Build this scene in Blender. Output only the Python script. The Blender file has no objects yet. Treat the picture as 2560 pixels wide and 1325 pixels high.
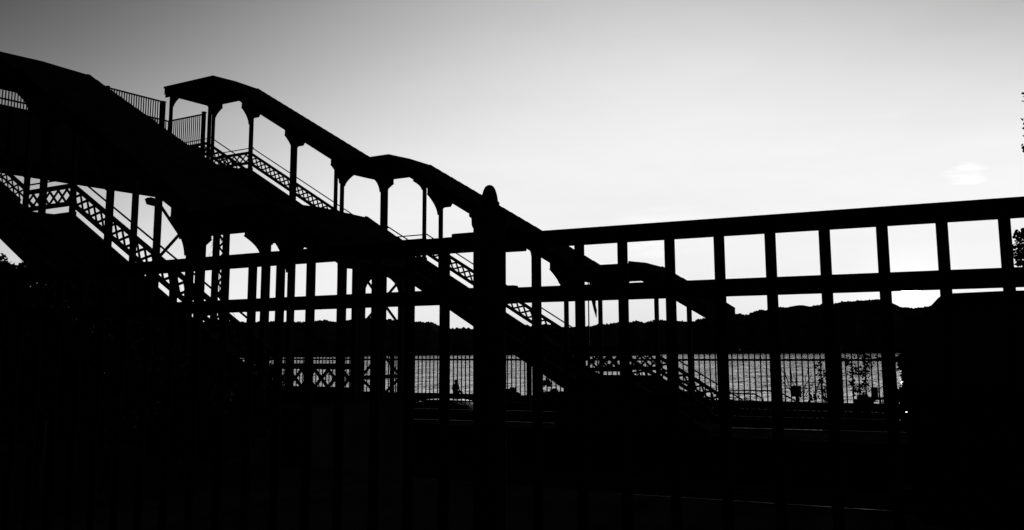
import bpy, bmesh, math, random
from mathutils import Vector, Matrix, noise
random.seed(7)
scene = bpy.context.scene
C = scene.collection
R = math.radians

# ------------------------------------------------------------------ camera
# world axes: +X runs along the tracks (to the right, slightly towards the viewer),
# +Y runs across the tracks towards the river, Z = 0 is the ground the viewer stands on.
F, CY, PITCH, ROLL, AL = 2397.1965, 536.0085, 0.142207, -0.0042, 0.5658
EYE = 1.65
fh = Vector((-math.sin(AL), math.cos(AL), 0)); rh = Vector((math.cos(AL), math.sin(AL), 0)); zz = Vector((0, 0, 1))
FW = math.cos(PITCH) * fh + math.sin(PITCH) * zz
UPV = -math.sin(PITCH) * fh + math.cos(PITCH) * zz
RT = math.cos(ROLL) * rh + math.sin(ROLL) * UPV
UP = -math.sin(ROLL) * rh + math.cos(ROLL) * UPV
cam = bpy.data.cameras.new('camera'); co = bpy.data.objects.new('camera', cam); C.objects.link(co)
cam.sensor_fit = 'HORIZONTAL'; cam.sensor_width = 36; cam.lens = F / 2560 * 36
cam.shift_y = -(662.5 - CY) / 2560
cam.clip_start = 0.1; cam.clip_end = 30000
M = Matrix((RT, UP, -FW)).transposed().to_4x4(); M.translation = Vector((0, 0, EYE)); co.matrix_world = M
scene.camera = co

def ray(x, y):
    return FW * F + RT * (x - 1280) - UP * (y - CY)
def at_y(x, y, Y):                 # point seen at photo pixel (x,y) lying in the vertical plane Y = const
    d = ray(x, y); return Vector((0, 0, EYE)) + d * (Y / d.y)
def at_x(x, y, X):
    d = ray(x, y); return Vector((0, 0, EYE)) + d * (X / d.x)
def at_z(x, y, Z):
    d = ray(x, y); return Vector((0, 0, EYE)) + d * ((Z - EYE) / d.z)
def at_d(x, y, D):
    d = ray(x, y); return Vector((0, 0, EYE)) + d * (D / F)

# ------------------------------------------------------------------ sky and sun
sd = ray(2277, 738).normalized()
SUN_EL = math.asin(sd.z); SUN_AZ = math.atan2(sd.x, sd.y)
w = bpy.data.worlds.new('World'); scene.world = w; w.use_nodes = True
nt = w.node_tree; N = nt.nodes; Lk = nt.links; N.clear()
def nd(t, **k):
    n = N.new(t)
    for a, b in k.items(): setattr(n, a, b)
    return n
def mth(op, a, b=None, c=None):
    n = nd('ShaderNodeMath', operation=op)
    for i, v in enumerate((a, b, c)):
        if v is None: continue
        if hasattr(v, 'links') or isinstance(v, bpy.types.NodeSocket): Lk.new(v, n.inputs[i])
        else: n.inputs[i].default_value = v
    return n.outputs[0]
sky = nd('ShaderNodeTexSky', sky_type='NISHITA', sun_disc=False, sun_elevation=SUN_EL, sun_rotation=SUN_AZ, altitude=10, air_density=1.0, dust_density=1.4, ozone_density=1.0)
bw = nd('ShaderNodeRGBToBW'); Lk.new(sky.outputs[0], bw.inputs[0])      # black-and-white photograph
tc = nd('ShaderNodeTexCoord')
nrm = nd('ShaderNodeVectorMath', operation='NORMALIZE'); Lk.new(tc.outputs['Generated'], nrm.inputs[0])
dt = nd('ShaderNodeVectorMath', operation='DOT_PRODUCT'); Lk.new(nrm.outputs[0], dt.inputs[0]); dt.inputs[1].default_value = sd
ang = mth('ARCCOSINE', mth('MINIMUM', dt.outputs['Value'], 0.9999999))
# sky tones as a fitted smooth curve over the sky texture:
# bright towards the sun, dimmed on purpose overhead and behind the viewer to keep silhouettes black
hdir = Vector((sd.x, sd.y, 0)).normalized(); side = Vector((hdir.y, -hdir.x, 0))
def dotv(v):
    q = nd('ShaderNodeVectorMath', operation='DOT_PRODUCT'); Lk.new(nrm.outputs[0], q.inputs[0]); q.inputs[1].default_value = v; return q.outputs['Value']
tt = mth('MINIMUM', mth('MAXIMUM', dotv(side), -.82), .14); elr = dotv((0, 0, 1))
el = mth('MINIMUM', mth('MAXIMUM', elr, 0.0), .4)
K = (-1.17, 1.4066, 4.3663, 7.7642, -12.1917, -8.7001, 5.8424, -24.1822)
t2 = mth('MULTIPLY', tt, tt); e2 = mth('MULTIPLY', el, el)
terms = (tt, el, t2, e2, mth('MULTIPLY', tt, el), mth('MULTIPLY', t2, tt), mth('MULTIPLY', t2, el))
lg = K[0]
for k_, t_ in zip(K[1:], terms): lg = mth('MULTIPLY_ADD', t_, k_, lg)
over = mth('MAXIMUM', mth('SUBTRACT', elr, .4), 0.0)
lg = mth('SUBTRACT', lg, mth('MULTIPLY', over, 8.0))  # added dimming of the unseen upper sky, so silhouettes stay black
front = mth('MINIMUM', mth('MAXIMUM', mth('MULTIPLY_ADD', dotv(hdir), 1.7, .25), .03), 1.0)  # unseen sky behind the viewer faded down, so near sides get little light
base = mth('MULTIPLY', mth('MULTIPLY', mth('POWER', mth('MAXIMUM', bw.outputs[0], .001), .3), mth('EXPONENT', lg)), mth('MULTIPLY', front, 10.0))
sm = nd('ShaderNodeMath', operation='SMOOTH_MIN'); Lk.new(base, sm.inputs[0]); sm.inputs[1].default_value = 9.15; sm.inputs[2].default_value = 2.2; base = sm.outputs[0]
aureole = mth('MULTIPLY', mth('EXPONENT', mth('MULTIPLY', ang, -60.0)), 5.0)
disc = mth('MULTIPLY', mth('LESS_THAN', ang, R(0.55)), 80.0)
tot = mth('ADD', mth('ADD', base, aureole), disc)
# uneven thin haze
mh = nd('ShaderNodeMapping'); Lk.new(nrm.outputs[0], mh.inputs[0]); mh.inputs['Scale'].default_value = (3, 3, 14)
nh = nd('ShaderNodeTexNoise'); Lk.new(mh.outputs[0], nh.inputs['Vector']); nh.inputs['Scale'].default_value = 1.6; nh.inputs['Detail'].default_value = 9; nh.inputs['Roughness'].default_value = .62
tot = mth('MULTIPLY', tot, mth('MULTIPLY_ADD', nh.outputs[0], .14, .93))
# thin clouds: noise stretched along the horizon, only near two places in the sky
mp = nd('ShaderNodeMapping'); Lk.new(nrm.outputs[0], mp.inputs[0]); mp.inputs['Scale'].default_value = (10, 10, 42)
nz = nd('ShaderNodeTexNoise'); Lk.new(mp.outputs[0], nz.inputs['Vector']); nz.inputs['Scale'].default_value = 2.0; nz.inputs['Detail'].default_value = 7
for px, py, rad, amp, fz in ((2420, 427, 0.030, 3.2, 2.0), (1660, 565, 0.08, .7, 3.2), (1640, 625, 0.045, 1.0, 3.2), (340, 610, 0.03, .6, 3.2), (2225, 288, 0.025, .2, 5.0)):
    c = ray(px, py).normalized()
    df = nd('ShaderNodeVectorMath', operation='SUBTRACT'); Lk.new(nrm.outputs[0], df.inputs[0]); df.inputs[1].default_value = c
    sc_ = nd('ShaderNodeVectorMath', operation='MULTIPLY'); Lk.new(df.outputs[0], sc_.inputs[0]); sc_.inputs[1].default_value = (1, 1, fz)
    ln = nd('ShaderNodeVectorMath', operation='LENGTH'); Lk.new(sc_.outputs[0], ln.inputs[0])
    m = mth('MAXIMUM', mth('SUBTRACT', 1.0, mth('DIVIDE', ln.outputs['Value'], rad)), 0.0)
    m2 = mth('MAXIMUM', mth('SUBTRACT', mth('MULTIPLY', mth('POWER', m, .6), mth('MULTIPLY', mth('POWER', nz.outputs[0], 2.0), 4.2)), 0.42), 0.0)
    tot = mth('ADD', tot, mth('MULTIPLY', m2, amp))
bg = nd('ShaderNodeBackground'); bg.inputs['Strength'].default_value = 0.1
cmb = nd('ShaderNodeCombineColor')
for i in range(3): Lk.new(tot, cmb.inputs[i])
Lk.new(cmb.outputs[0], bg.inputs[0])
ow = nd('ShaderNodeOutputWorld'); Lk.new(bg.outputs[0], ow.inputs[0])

sl = bpy.data.lights.new('sun', 'SUN'); sl.energy = 2.0; sl.angle = R(0.5); sl.color = (1, 1, 1)
so = bpy.data.objects.new('sun', sl); C.objects.link(so); so.rotation_euler = ray(2277, 746).normalized().to_track_quat('Z', 'Y').to_euler(); so.location = (0, 0, 50)
vs = scene.view_settings; vs.view_transform = 'Standard'; vs.look = 'None'; vs.gamma = 1; vs.use_curve_mapping = False; vs.exposure = 0.0
#SKYONLY

# ------------------------------------------------------------------ materials (greys: the photograph is black and white)
def mat(name, v, rough=.6, metal=0, spec=.3, nscale=6.0, namp=.35, bump=0.0, bscale=40, coat=0):
    m = bpy.data.materials.new(name); m.use_nodes = True
    n = m.node_tree.nodes; l = m.node_tree.links; b = n['Principled BSDF']
    t = n.new('ShaderNodeTexCoord'); x = n.new('ShaderNodeTexNoise'); x.inputs['Scale'].default_value = nscale; x.inputs['Detail'].default_value = 6
    l.new(t.outputs['Object'], x.inputs['Vector'])
    r = n.new('ShaderNodeValToRGB'); l.new(x.outputs[0], r.inputs[0])
    lo, hi = v * (1 - namp), v * (1 + namp)
    r.color_ramp.elements[0].position = .3; r.color_ramp.elements[1].position = .7
    r.color_ramp.elements[0].color = (lo, lo, lo, 1); r.color_ramp.elements[1].color = (hi, hi, hi, 1)
    l.new(r.outputs[0], b.inputs['Base Color'])
    b.inputs['Roughness'].default_value = rough; b.inputs['Metallic'].default_value = metal
    b.inputs['Specular IOR Level'].default_value = spec; b.inputs['Coat Weight'].default_value = coat
    if bump:
        y = n.new('ShaderNodeTexNoise'); y.inputs['Scale'].default_value = bscale; y.inputs['Detail'].default_value = 4
        l.new(t.outputs['Object'], y.inputs['Vector'])
        bp = n.new('ShaderNodeBump'); bp.inputs['Strength'].default_value = bump; bp.inputs['Distance'].default_value = .02
        l.new(y.outputs[0], bp.inputs['Height']); l.new(bp.outputs[0], b.inputs['Normal'])
    return m
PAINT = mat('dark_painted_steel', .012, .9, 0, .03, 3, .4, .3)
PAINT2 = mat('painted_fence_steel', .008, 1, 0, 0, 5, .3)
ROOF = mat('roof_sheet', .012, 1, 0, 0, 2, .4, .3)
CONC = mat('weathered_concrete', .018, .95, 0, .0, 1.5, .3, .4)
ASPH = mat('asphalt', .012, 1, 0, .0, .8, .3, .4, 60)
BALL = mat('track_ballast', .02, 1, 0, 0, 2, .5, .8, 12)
STEEL = mat('worn_steel_edge', .06, .7, 0, .25, 8, .3)
LEAF = mat('leaves', .016, 1, 0, 0, 4, .5)
BARK = mat('bark', .015, 1, 0, 0, 8, .4, .5)
WOOD = mat('far_woodland', .02, 1, 0, 0, .02, .4)
CARP = mat('dark_car_paint', .02, .22, .2, .5, 2, .1, coat=1)
GLASS = mat('dark_window_glass', .01, .15, 0, .2, 2, .1)
RUB = mat('rubber', .012, 1, 0, 0, 5, .2)
WHITE = mat('white_gelcoat', .75, .4, 0, .4, 2, .1)
HWALL = mat('house_wall', .4, .9, 0, .1, 1, .2)
CLOTH = mat('dark_cloth', .03, .95, 0, .05, 9, .3)
SKIN = mat('skin', .25, .7, 0, .2, 9, .1)
FLAG = mat('flag_cloth', .06, .9, 0, .05, 3, .5)

# ------------------------------------------------------------------ mesh helpers (coordinates are relative to the eye in z)
class MB:
    def __init__(s): s.v = []; s.f = []
    def poly(s, pts, faces):
        o = len(s.v); s.v += [tuple(p) for p in pts]; s.f += [tuple(i + o for i in f) for f in faces]; return s
    def box(s, x0, x1, y0, y1, z0, z1):
        p = [(x, y, z) for x in (x0, x1) for y in (y0, y1) for z in (z0, z1)]
        return s.poly(p, [(0, 1, 3, 2), (4, 6, 7, 5), (0, 4, 5, 1), (2, 3, 7, 6), (0, 2, 6, 4), (1, 5, 7, 3)])
    def prism(s, prof, y0, y1):          # prof: list of (x,z), extruded along y
        n = len(prof)
        p = [(x, y0, z) for x, z in prof] + [(x, y1, z) for x, z in prof]
        f = [tuple(range(n)), tuple(range(2 * n - 1, n - 1, -1))] + [(i, i + n, (i + 1) % n + n, (i + 1) % n) for i in range(n)]
        return s.poly(p, f)
    def prismx(s, prof, x0, x1):         # prof: list of (y,z), extruded along x
        n = len(prof)
        p = [(x0, y, z) for y, z in prof] + [(x1, y, z) for y, z in prof]
        f = [tuple(range(n)), tuple(range(2 * n - 1, n - 1, -1))] + [(i, i + n, (i + 1) % n + n, (i + 1) % n) for i in range(n)]
        return s.poly(p, f)
    def beam(s, a, b, w, h, up=(0, 0, 1)):
        a = Vector(a); b = Vector(b); d = (b - a).normalized(); u = Vector(up)
        r = d.cross(u)
        if r.length < 1e-4: r = d.cross(Vector((0, 1, 0)))
        r.normalize(); u = r.cross(d).normalized()
        p = [q + r * i * w / 2 + u * j * h / 2 for q in (a, b) for i in (-1, 1) for j in (-1, 1)]
        return s.poly(p, [(0, 1, 3, 2), (4, 6, 7, 5), (0, 4, 5, 1), (2, 3, 7, 6), (0, 2, 6, 4), (1, 5, 7, 3)])
    def tube(s, pts, r, n=8):
        pts = [Vector(p) for p in pts]; rr = r if isinstance(r, (list, tuple)) else [r] * len(pts)
        rings = []
        for i, p in enumerate(pts):
            d = (pts[min(i + 1, len(pts) - 1)] - pts[max(i - 1, 0)]).normalized()
            a = d.cross(Vector((0, 0, 1)))
            if a.length < .05: a = d.cross(Vector((0, 1, 0)))
            a.normalize(); b = d.cross(a)
            rings.append([p + (a * math.cos(t) + b * math.sin(t)) * rr[i] for t in [2 * math.pi * k / n for k in range(n)]])
        o = []; f = []
        for g in rings: o += g
        for i in range(len(rings) - 1):
            for k in range(n): f.append((i * n + k, i * n + (k + 1) % n, (i + 1) * n + (k + 1) % n, (i + 1) * n + k))
        f.append(tuple(range(n - 1, -1, -1))); f.append(tuple(len(o) - n + k for k in range(n)))
        return s.poly(o, f)
    def lathe(s, c, prof, n=20):         # prof: (r,z) bottom to top
        p = []; f = []
        for r, z in prof: p += [(c[0] + r * math.cos(2 * math.pi * k / n), c[1] + r * math.sin(2 * math.pi * k / n), z) for k in range(n)]
        for i in range(len(prof) - 1):
            for k in range(n): f.append((i * n + k, i * n + (k + 1) % n, (i + 1) * n + (k + 1) % n, (i + 1) * n + k))
        f.append(tuple(range(n - 1, -1, -1))); f.append(tuple(len(p) - n + k for k in range(n)))
        return s.poly(p, f)
    def leaf(s, p, size, rng):
        d = Vector((rng.gauss(0, 1), rng.gauss(0, 1), rng.gauss(-.3, 1))).normalized()
        a = d.cross(Vector((rng.gauss(0, 1), rng.gauss(0, 1), rng.gauss(0, 1)))).normalized()
        L_ = size * rng.uniform(.6, 1.2); W_ = L_ * .36; p = Vector(p)
        c = d.cross(a) * W_ * .3
        return s.poly([p, p + d * L_ * .3 + a * W_ + c, p + d * L_ * .72 + a * W_ * .8 + c, p + d * L_, p + d * L_ * .72 - a * W_ * .8 + c, p + d * L_ * .3 - a * W_ + c], [(0, 1, 2, 3), (0, 3, 4, 5)])
    def obj(s, name, material, parent=None, z0=EYE):
        me = bpy.data.meshes.new(name)
        off = Vector((0, 0, 0)) if parent is None else world_loc(parent)
        me.from_pydata([(x - off.x, y - off.y, z + z0 - off.z) for x, y, z in s.v], [], s.f); me.update()
        me.materials.append(material)
        bm = bmesh.new(); bm.from_mesh(me); bmesh.ops.recalc_face_normals(bm, faces=bm.faces); bm.to_mesh(me); bm.free()
        o = bpy.data.objects.new(name, me); C.objects.link(o)
        if parent is not None: o.parent = parent
        return o
def world_loc(o):
    v = Vector(o.location)
    while o.parent: o = o.parent; v = v + Vector(o.location)
    return v
def thing(name, label, cat, loc, group=None):   # loc is the base point; z measured from the ground level 0
    o = bpy.data.objects.new(name, None); C.objects.link(o); o.location = loc; o.empty_display_size = .3
    o['label'] = label; o['category'] = cat
    if group: o['group'] = group
    return o
def tag(o, label, cat, group=None):
    o['label'] = label; o['category'] = cat
    if group: o['group'] = group
    return o
def struct(o, kind='structure'): o['kind'] = kind; return o
def smooth(o):
    for p in o.data.polygons: p.use_smooth = True
    return o

# ------------------------------------------------------------------ ground, tracks, platforms, river, hills
PLAT = -2.6; BED = -3.7; ROAD = -4.1; WATER = -6.0     # heights relative to the eye
def lineY(x, a, b):   # straight edge through two points (x,y)
    return a[1] + (b[1] - a[1]) * (x - a[0]) / (b[0] - a[0])
def Lpt(px, py, z): p = at_z(px, py, z + EYE); return (p.x, p.y)
EC = (Lpt(1460, 1232, PLAT), Lpt(2360, 1290, PLAT))
EB = (Lpt(1850, 1072, PLAT), Lpt(2217, 1082, PLAT))
EA = (Lpt(1845, 1042, PLAT), Lpt(2217, 1051, PLAT))
X0, X1 = -400, 400
def sheet(name, quads, m, kind='structure'):
    b = MB()
    for q in quads: b.poly(q, [tuple(range(len(q)))])
    return struct(b.obj(name, m), kind)
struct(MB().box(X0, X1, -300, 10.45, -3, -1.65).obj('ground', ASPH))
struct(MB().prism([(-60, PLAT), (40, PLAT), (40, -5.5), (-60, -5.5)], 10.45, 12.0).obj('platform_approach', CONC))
def slab(name, y_near, E, zt, zb, m, xa=-70, xb=40):
    ya, yb = lineY(xa, *E), lineY(xb, *E)
    b = MB(); b.poly([(xa, y_near, zt), (xb, y_near, zt), (xb, yb, zt), (xa, ya, zt), (xa, y_near, zb), (xb, y_near, zb), (xb, yb, zb), (xa, ya, zb)],
        [(0, 1, 2, 3), (7, 6, 5, 4), (0, 4, 5, 1), (1, 5, 6, 2), (2, 6, 7, 3), (3, 7, 4, 0)])
    return struct(b.obj(name, m))
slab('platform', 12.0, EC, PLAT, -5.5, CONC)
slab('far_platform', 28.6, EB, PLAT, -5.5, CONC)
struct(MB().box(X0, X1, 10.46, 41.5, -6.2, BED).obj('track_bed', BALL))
struct(MB().box(X0, X1, 41.5, 49.5, -6.6, ROAD).obj('riverside_road', ASPH))
# river wall on the far side of the road
pw = at_y(1036, 982.5, 48.0).z - EYE
struct(MB().box(X0, X1, 47.6, 48.6, ROAD - .1, pw).obj('river_wall', CONC))
struct(MB().poly([(X0, 48.6, ROAD + .05), (X1, 48.6, ROAD + .05), (X1, 54, WATER - .8), (X0, 54, WATER - .8)], [(0, 1, 2, 3)]).obj('river_bank', BALL))
def edging(E, xa, xb, label, z=PLAT, wd=.1):
    b = MB(); ya, yb = lineY(xa, *E), lineY(xb, *E)
    b.beam((xa, ya, z + .015), (xb, yb, z + .015), wd, .03)
    return tag(b.obj('platform_edging', STEEL), label, 'edging')
edging(EC, -26, 6, 'thin worn metal edging of the nearer platform, lowest line on the dark ground', wd=.014)
edging(EB, -32, 4, 'thin worn metal edging of the farther platform, beyond the second staircase')
def rail_pair(y0, k):
    for j, yy in enumerate((y0, y0 + 1.435)):
        b = MB(); xa, xb = -70, 40
        dy = (EC[1][1] - EC[0][1]) / (EC[1][0] - EC[0][0])
        b.beam((xa, yy + dy * xa * .5, BED + .08), (xb, yy + dy * xb * .5, BED + .08), .07, .15)
        tag(b.obj('rail', STEEL), ('near' if j == 0 else 'far') + ' rail of the ' + k + ' track between the platforms', 'rail')
rail_pair(20.6, 'nearer'); rail_pair(24.9, 'middle'); rail_pair(35.6, 'riverside')
b = MB(); b.beam((-60, lineY(-60, *EA), BED + .5), (30, lineY(30, *EA), BED + .5), .25, 1.0)
kerb = struct(b.obj('kerb', CONC))
edging(EA, -45, 4, 'thin metal edging on the kerb below the riverside bar fence', PLAT + .0)

# river water
wm = bpy.data.materials.new('river_water'); wm.use_nodes = True
n = wm.node_tree.nodes; l = wm.node_tree.links; pb = n['Principled BSDF']
pb.inputs['Base Color'].default_value = (.02, .02, .02, 1); pb.inputs['Roughness'].default_value = .16; pb.inputs['IOR'].default_value = 1.33
geo = n.new('ShaderNodeTexCoord')
def wnoise(sc, amp, det=2):
    m_ = n.new('ShaderNodeMapping'); l.new(geo.outputs['Object'], m_.inputs[0]); m_.inputs['Rotation'].default_value = (0, 0, -AL); m_.inputs['Scale'].default_value = sc
    x = n.new('ShaderNodeTexNoise'); x.inputs['Scale'].default_value = 1; x.inputs['Detail'].default_value = det; l.new(m_.outputs[0], x.inputs['Vector'])
    su = n.new('ShaderNodeVectorMath'); su.operation = 'SUBTRACT'; l.new(x.outputs['Color'], su.inputs[0]); su.inputs[1].default_value = (.5, .5, .5)
    mu = n.new('ShaderNodeVectorMath'); mu.operation = 'MULTIPLY'; l.new(su.outputs[0], mu.inputs[0]); mu.inputs[1].default_value = (amp, amp, 0)
    return mu.outputs[0]
acc = None
for sc, amp in (((4.5, 1.6, 1), .34), ((1.3, .5, 1), .34), ((.33, .12, 1), .2), ((.08, .03, 1), .1)):
    o_ = wnoise(sc, amp)
    if acc is None: acc = o_
    else:
        ad = n.new('ShaderNodeVectorMath'); ad.operation = 'ADD'; l.new(acc, ad.inputs[0]); l.new(o_, ad.inputs[1]); acc = ad.outputs[0]
ad = n.new('ShaderNodeVectorMath'); ad.operation = 'ADD'; l.new(acc, ad.inputs[0]); ad.inputs[1].default_value = (0, 0, 1)
no = n.new('ShaderNodeVectorMath'); no.operation = 'NORMALIZE'; l.new(ad.outputs[0], no.inputs[0]); l.new(no.outputs[0], pb.inputs['Normal'])
pb.inputs['Roughness'].default_value = .06
sheetw = MB().poly([(-9000, 49, WATER), (9000, 49, WATER), (9000, 12000, WATER), (-9000, 12000, WATER)], [(0, 1, 2, 3)])
struct(sheetw.obj('river_water', wm))

# far shore: wooded hills
RID = [(-400, 770), (0, 790), (430, 798), (590, 800), (650, 801), (680, 799), (715, 801), (750, 800), (795, 797), (815, 796), (840, 801), (870, 796), (905, 790), (960, 793), (1035, 799), (1060, 802), (1078, 801), (1100, 811), (1130, 817), (1160, 815), (1182, 819), (1250, 812), (1310, 808), (1330, 812), (1362, 806), (1400, 813), (1450, 814), (1480, 811), (1500, 804), (1520, 806), (1548, 803), (1580, 801), (1596, 797), (1613, 804), (1637, 796), (1657, 796), (1700, 798), (1730, 801), (1760, 792), (1778, 790), (1810, 786), (1838, 781), (1852, 780), (1870, 784), (1886, 777), (1902, 772), (1925, 770), (1950, 764), (1975, 765), (2000, 761), (2015, 761), (2030, 764), (2052, 758), (2070, 757), (2092, 754), (2110, 751), (2130, 750), (2150, 749), (2168, 747), (2200, 746), (2220, 748), (2240, 757), (2262, 765), (2300, 767), (2330, 762), (2400, 756), (2560, 750), (3000, 760)]  # crest dips below the sun: its glare is put into the outline
def interp(T, x):
    for a, b_ in zip(T, T[1:]):
        if a[0] <= x <= b_[0]: return a[1] + (b_[1] - a[1]) * (x - a[0]) / (b_[0] - a[0])
    return T[-1][1] if x > T[-1][0] else T[0][1]
def shore_y(x): return 891.4 - (x - 590) * .0056
hb = MB(); NX = 900; rows = [0, .04, .12, .25, .45, .7, .9, 1.0, 1.15, 1.6]
zs = [0, .1, .25, .45, .68, .88, .97, 1.0, .93, .5]
crowns = []
for i in range(NX):
    x = -400 + 3400 * i / (NX - 1)
    s0 = at_z(x, shore_y(x), WATER + EYE); D0 = s0.length
    dr = Vector((s0.x, s0.y, 0)).normalized()
    tr = ray(x, interp(RID, x)); slope = tr.z / math.hypot(tr.x, tr.y)
    D1 = D0 + 700; zr = slope * D1 - 5 - WATER      # ridge height above water (relative), crowns added on top
    for r_, z_ in zip(rows, zs):
        D = D0 + 700 * r_
        P = dr * D
        nv = noise.noise(Vector((P.x * .004, P.y * .004, 1.3)))
        z = WATER + zr * z_ * (1 + (.12 * nv if 0 < z_ < 1 else 0)) + noise.noise(Vector((P.x * .05, P.y * .05, 4))) * 3.0 * (z_ > 0)
        hb.v.append((P.x, P.y, z))
nr = len(rows)
for i in range(NX - 1):
    for k in range(nr - 1): hb.f.append((i * nr + k, (i + 1) * nr + k, (i + 1) * nr + k + 1, i * nr + k + 1))
hills = struct(hb.obj('hills', WOOD))
rng = random.Random(3)
ico = bmesh.new(); bmesh.ops.create_icosphere(ico, subdivisions=1, radius=1.0)
iv = [v.co.copy() for v in ico.verts]; iff = [tuple(v.index for v in f.verts) for f in ico.faces]; ico.free()
fb_ = MB()
for i in range(3800):
    x = rng.uniform(-200, 2700); k = rng.choice([1.0, 1.0, 1.0, .97, .85, .6, .3, .1, .02])
    s0 = at_z(x, shore_y(x), WATER + EYE); D0 = s0.length; dr = Vector((s0.x, s0.y, 0)).normalized()
    tr = ray(x, interp(RID, x)); slope = tr.z / math.hypot(tr.x, tr.y)
    zr = slope * (D0 + 700) - 5 - WATER
    zz_ = interp([(r_, z_) for r_, z_ in zip(rows, zs)], k)
    r_ = rng.uniform(1.6, 5) * D0 / 2400
    c = dr * (D0 + 700 * k); cz = WATER + zr * zz_ - r_ * .25 + (rng.uniform(-3, 1.5))
    o = Vector((rng.uniform(0, 99), 0, 0))
    fb_.poly([(c.x + q.x * r_ * (1 + .5 * noise.noise(q * 2.2 + o)), c.y + q.y * r_ * (1 + .5 * noise.noise(q * 2.2 + o)), cz + q.z * r_ * (.85 + .6 * noise.noise(q * 2.2 + o))) for q in iv], iff)
woods = struct(fb_.obj('woodland', WOOD), 'stuff')

# ------------------------------------------------------------------ covered staircases
ZF = {1: 8.92, 2: 3.88, 3: -.95}
H1, H2, H3 = 9.987, 4.95, .12
A_, SL, SR = [3.269, 4.520, 5.77], -.5797, -.5849
E_ = [6.288, 7.561, 8.8475]
def hflight(k, u): return A_[k] + SL * (u + 24)
def eflight(k, u): return E_[k] + SR * (u + 24)
LAND = {1: (-38.5, -35.67, H1, 12.963), 2: (-27.22, -24.88, H2, 7.937), 3: (-16.55, -14.27, H3, 2.955)}
CW = .128
def arc(x0, z0, x1, z1, n=7, bulge=.5):      # concave quarter curve from (x0,z0) to (x1,z1)
    out = []
    for i in range(n + 1):
        t = i / n
        out.append((x0 + (x1 - x0) * t ** 1.6, z0 + (z1 - z0) * t))
    return out
def make_bracket(parent, u, y, side, ztop_at, zcol, reach=.66, block=.26, th=.1):
    # curved console between column and eave beam; ztop_at(x): underside of the eave
    s = side
    prof = [(u + s * CW * .4, zcol), (u + s * (CW / 2 + .07), zcol)]
    x_end = u + s * reach
    a = arc(u + s * (CW / 2 + .07), zcol + .02, x_end, ztop_at(x_end) - block)
    prof += a + [(x_end - s * .03, ztop_at(x_end) - block + .02), (x_end - s * .03, ztop_at(x_end) + .02), (u + s * CW * .4, ztop_at(u) + .02)]
    return MB().prism(prof, y - th / 2, y + th / 2).obj('bracket', PAINT, parent)
def bracket_down(parent, u, y, ztop_at, zcol, reach=.55, th=.1):
    prof = [(u + CW * .4, zcol), (u + CW / 2 + .05, zcol), (u + CW / 2 + .07, zcol + .03), (u + reach * .8, zcol + .035), (u + reach, ztop_at(u + reach) + .01), (u + CW * .4, ztop_at(u) + .02)]
    return MB().prism(prof, y - th / 2, y + th / 2).obj('bracket', PAINT, parent)
def lattice(b, y, p0, p1, hh, pitch, chord=.12, bar=.05):
    # p0,p1: (x,z) of the top edge ends, hh: height perpendicular to the run
    a = Vector((p0[0], 0, p0[1])); c = Vector((p1[0], 0, p1[1])); d = (c - a); Ln = d.length; d.normalize()
    dn = Vector((d.z, 0, -d.x))
    if dn.z > 0: dn = -dn
    Y = Vector((0, y, 0))
    b.beam(a + dn * chord / 2 + Y, c + dn * chord / 2 + Y, .07, chord, up=-dn)
    b.beam(a + dn * (hh - chord / 2) + Y, c + dn * (hh - chord / 2) + Y, .07, chord, up=-dn)
    ih = hh - 2 * chord; n_ = max(1, round(Ln / pitch)); st = Ln / n_
    for i in range(n_):
        q0 = a + d * st * i; q1 = a + d * st * (i + 1); t = dn * chord; m_ = dn * (hh - chord)
        b.beam(q0 + t + Y - Vector((0, .012, 0)), q1 + m_ + Y - Vector((0, .012, 0)), .02, bar, up=-dn)
        b.beam(q1 + t + Y + Vector((0, .012, 0)), q0 + m_ + Y + Vector((0, .012, 0)), .02, bar, up=-dn)
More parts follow.
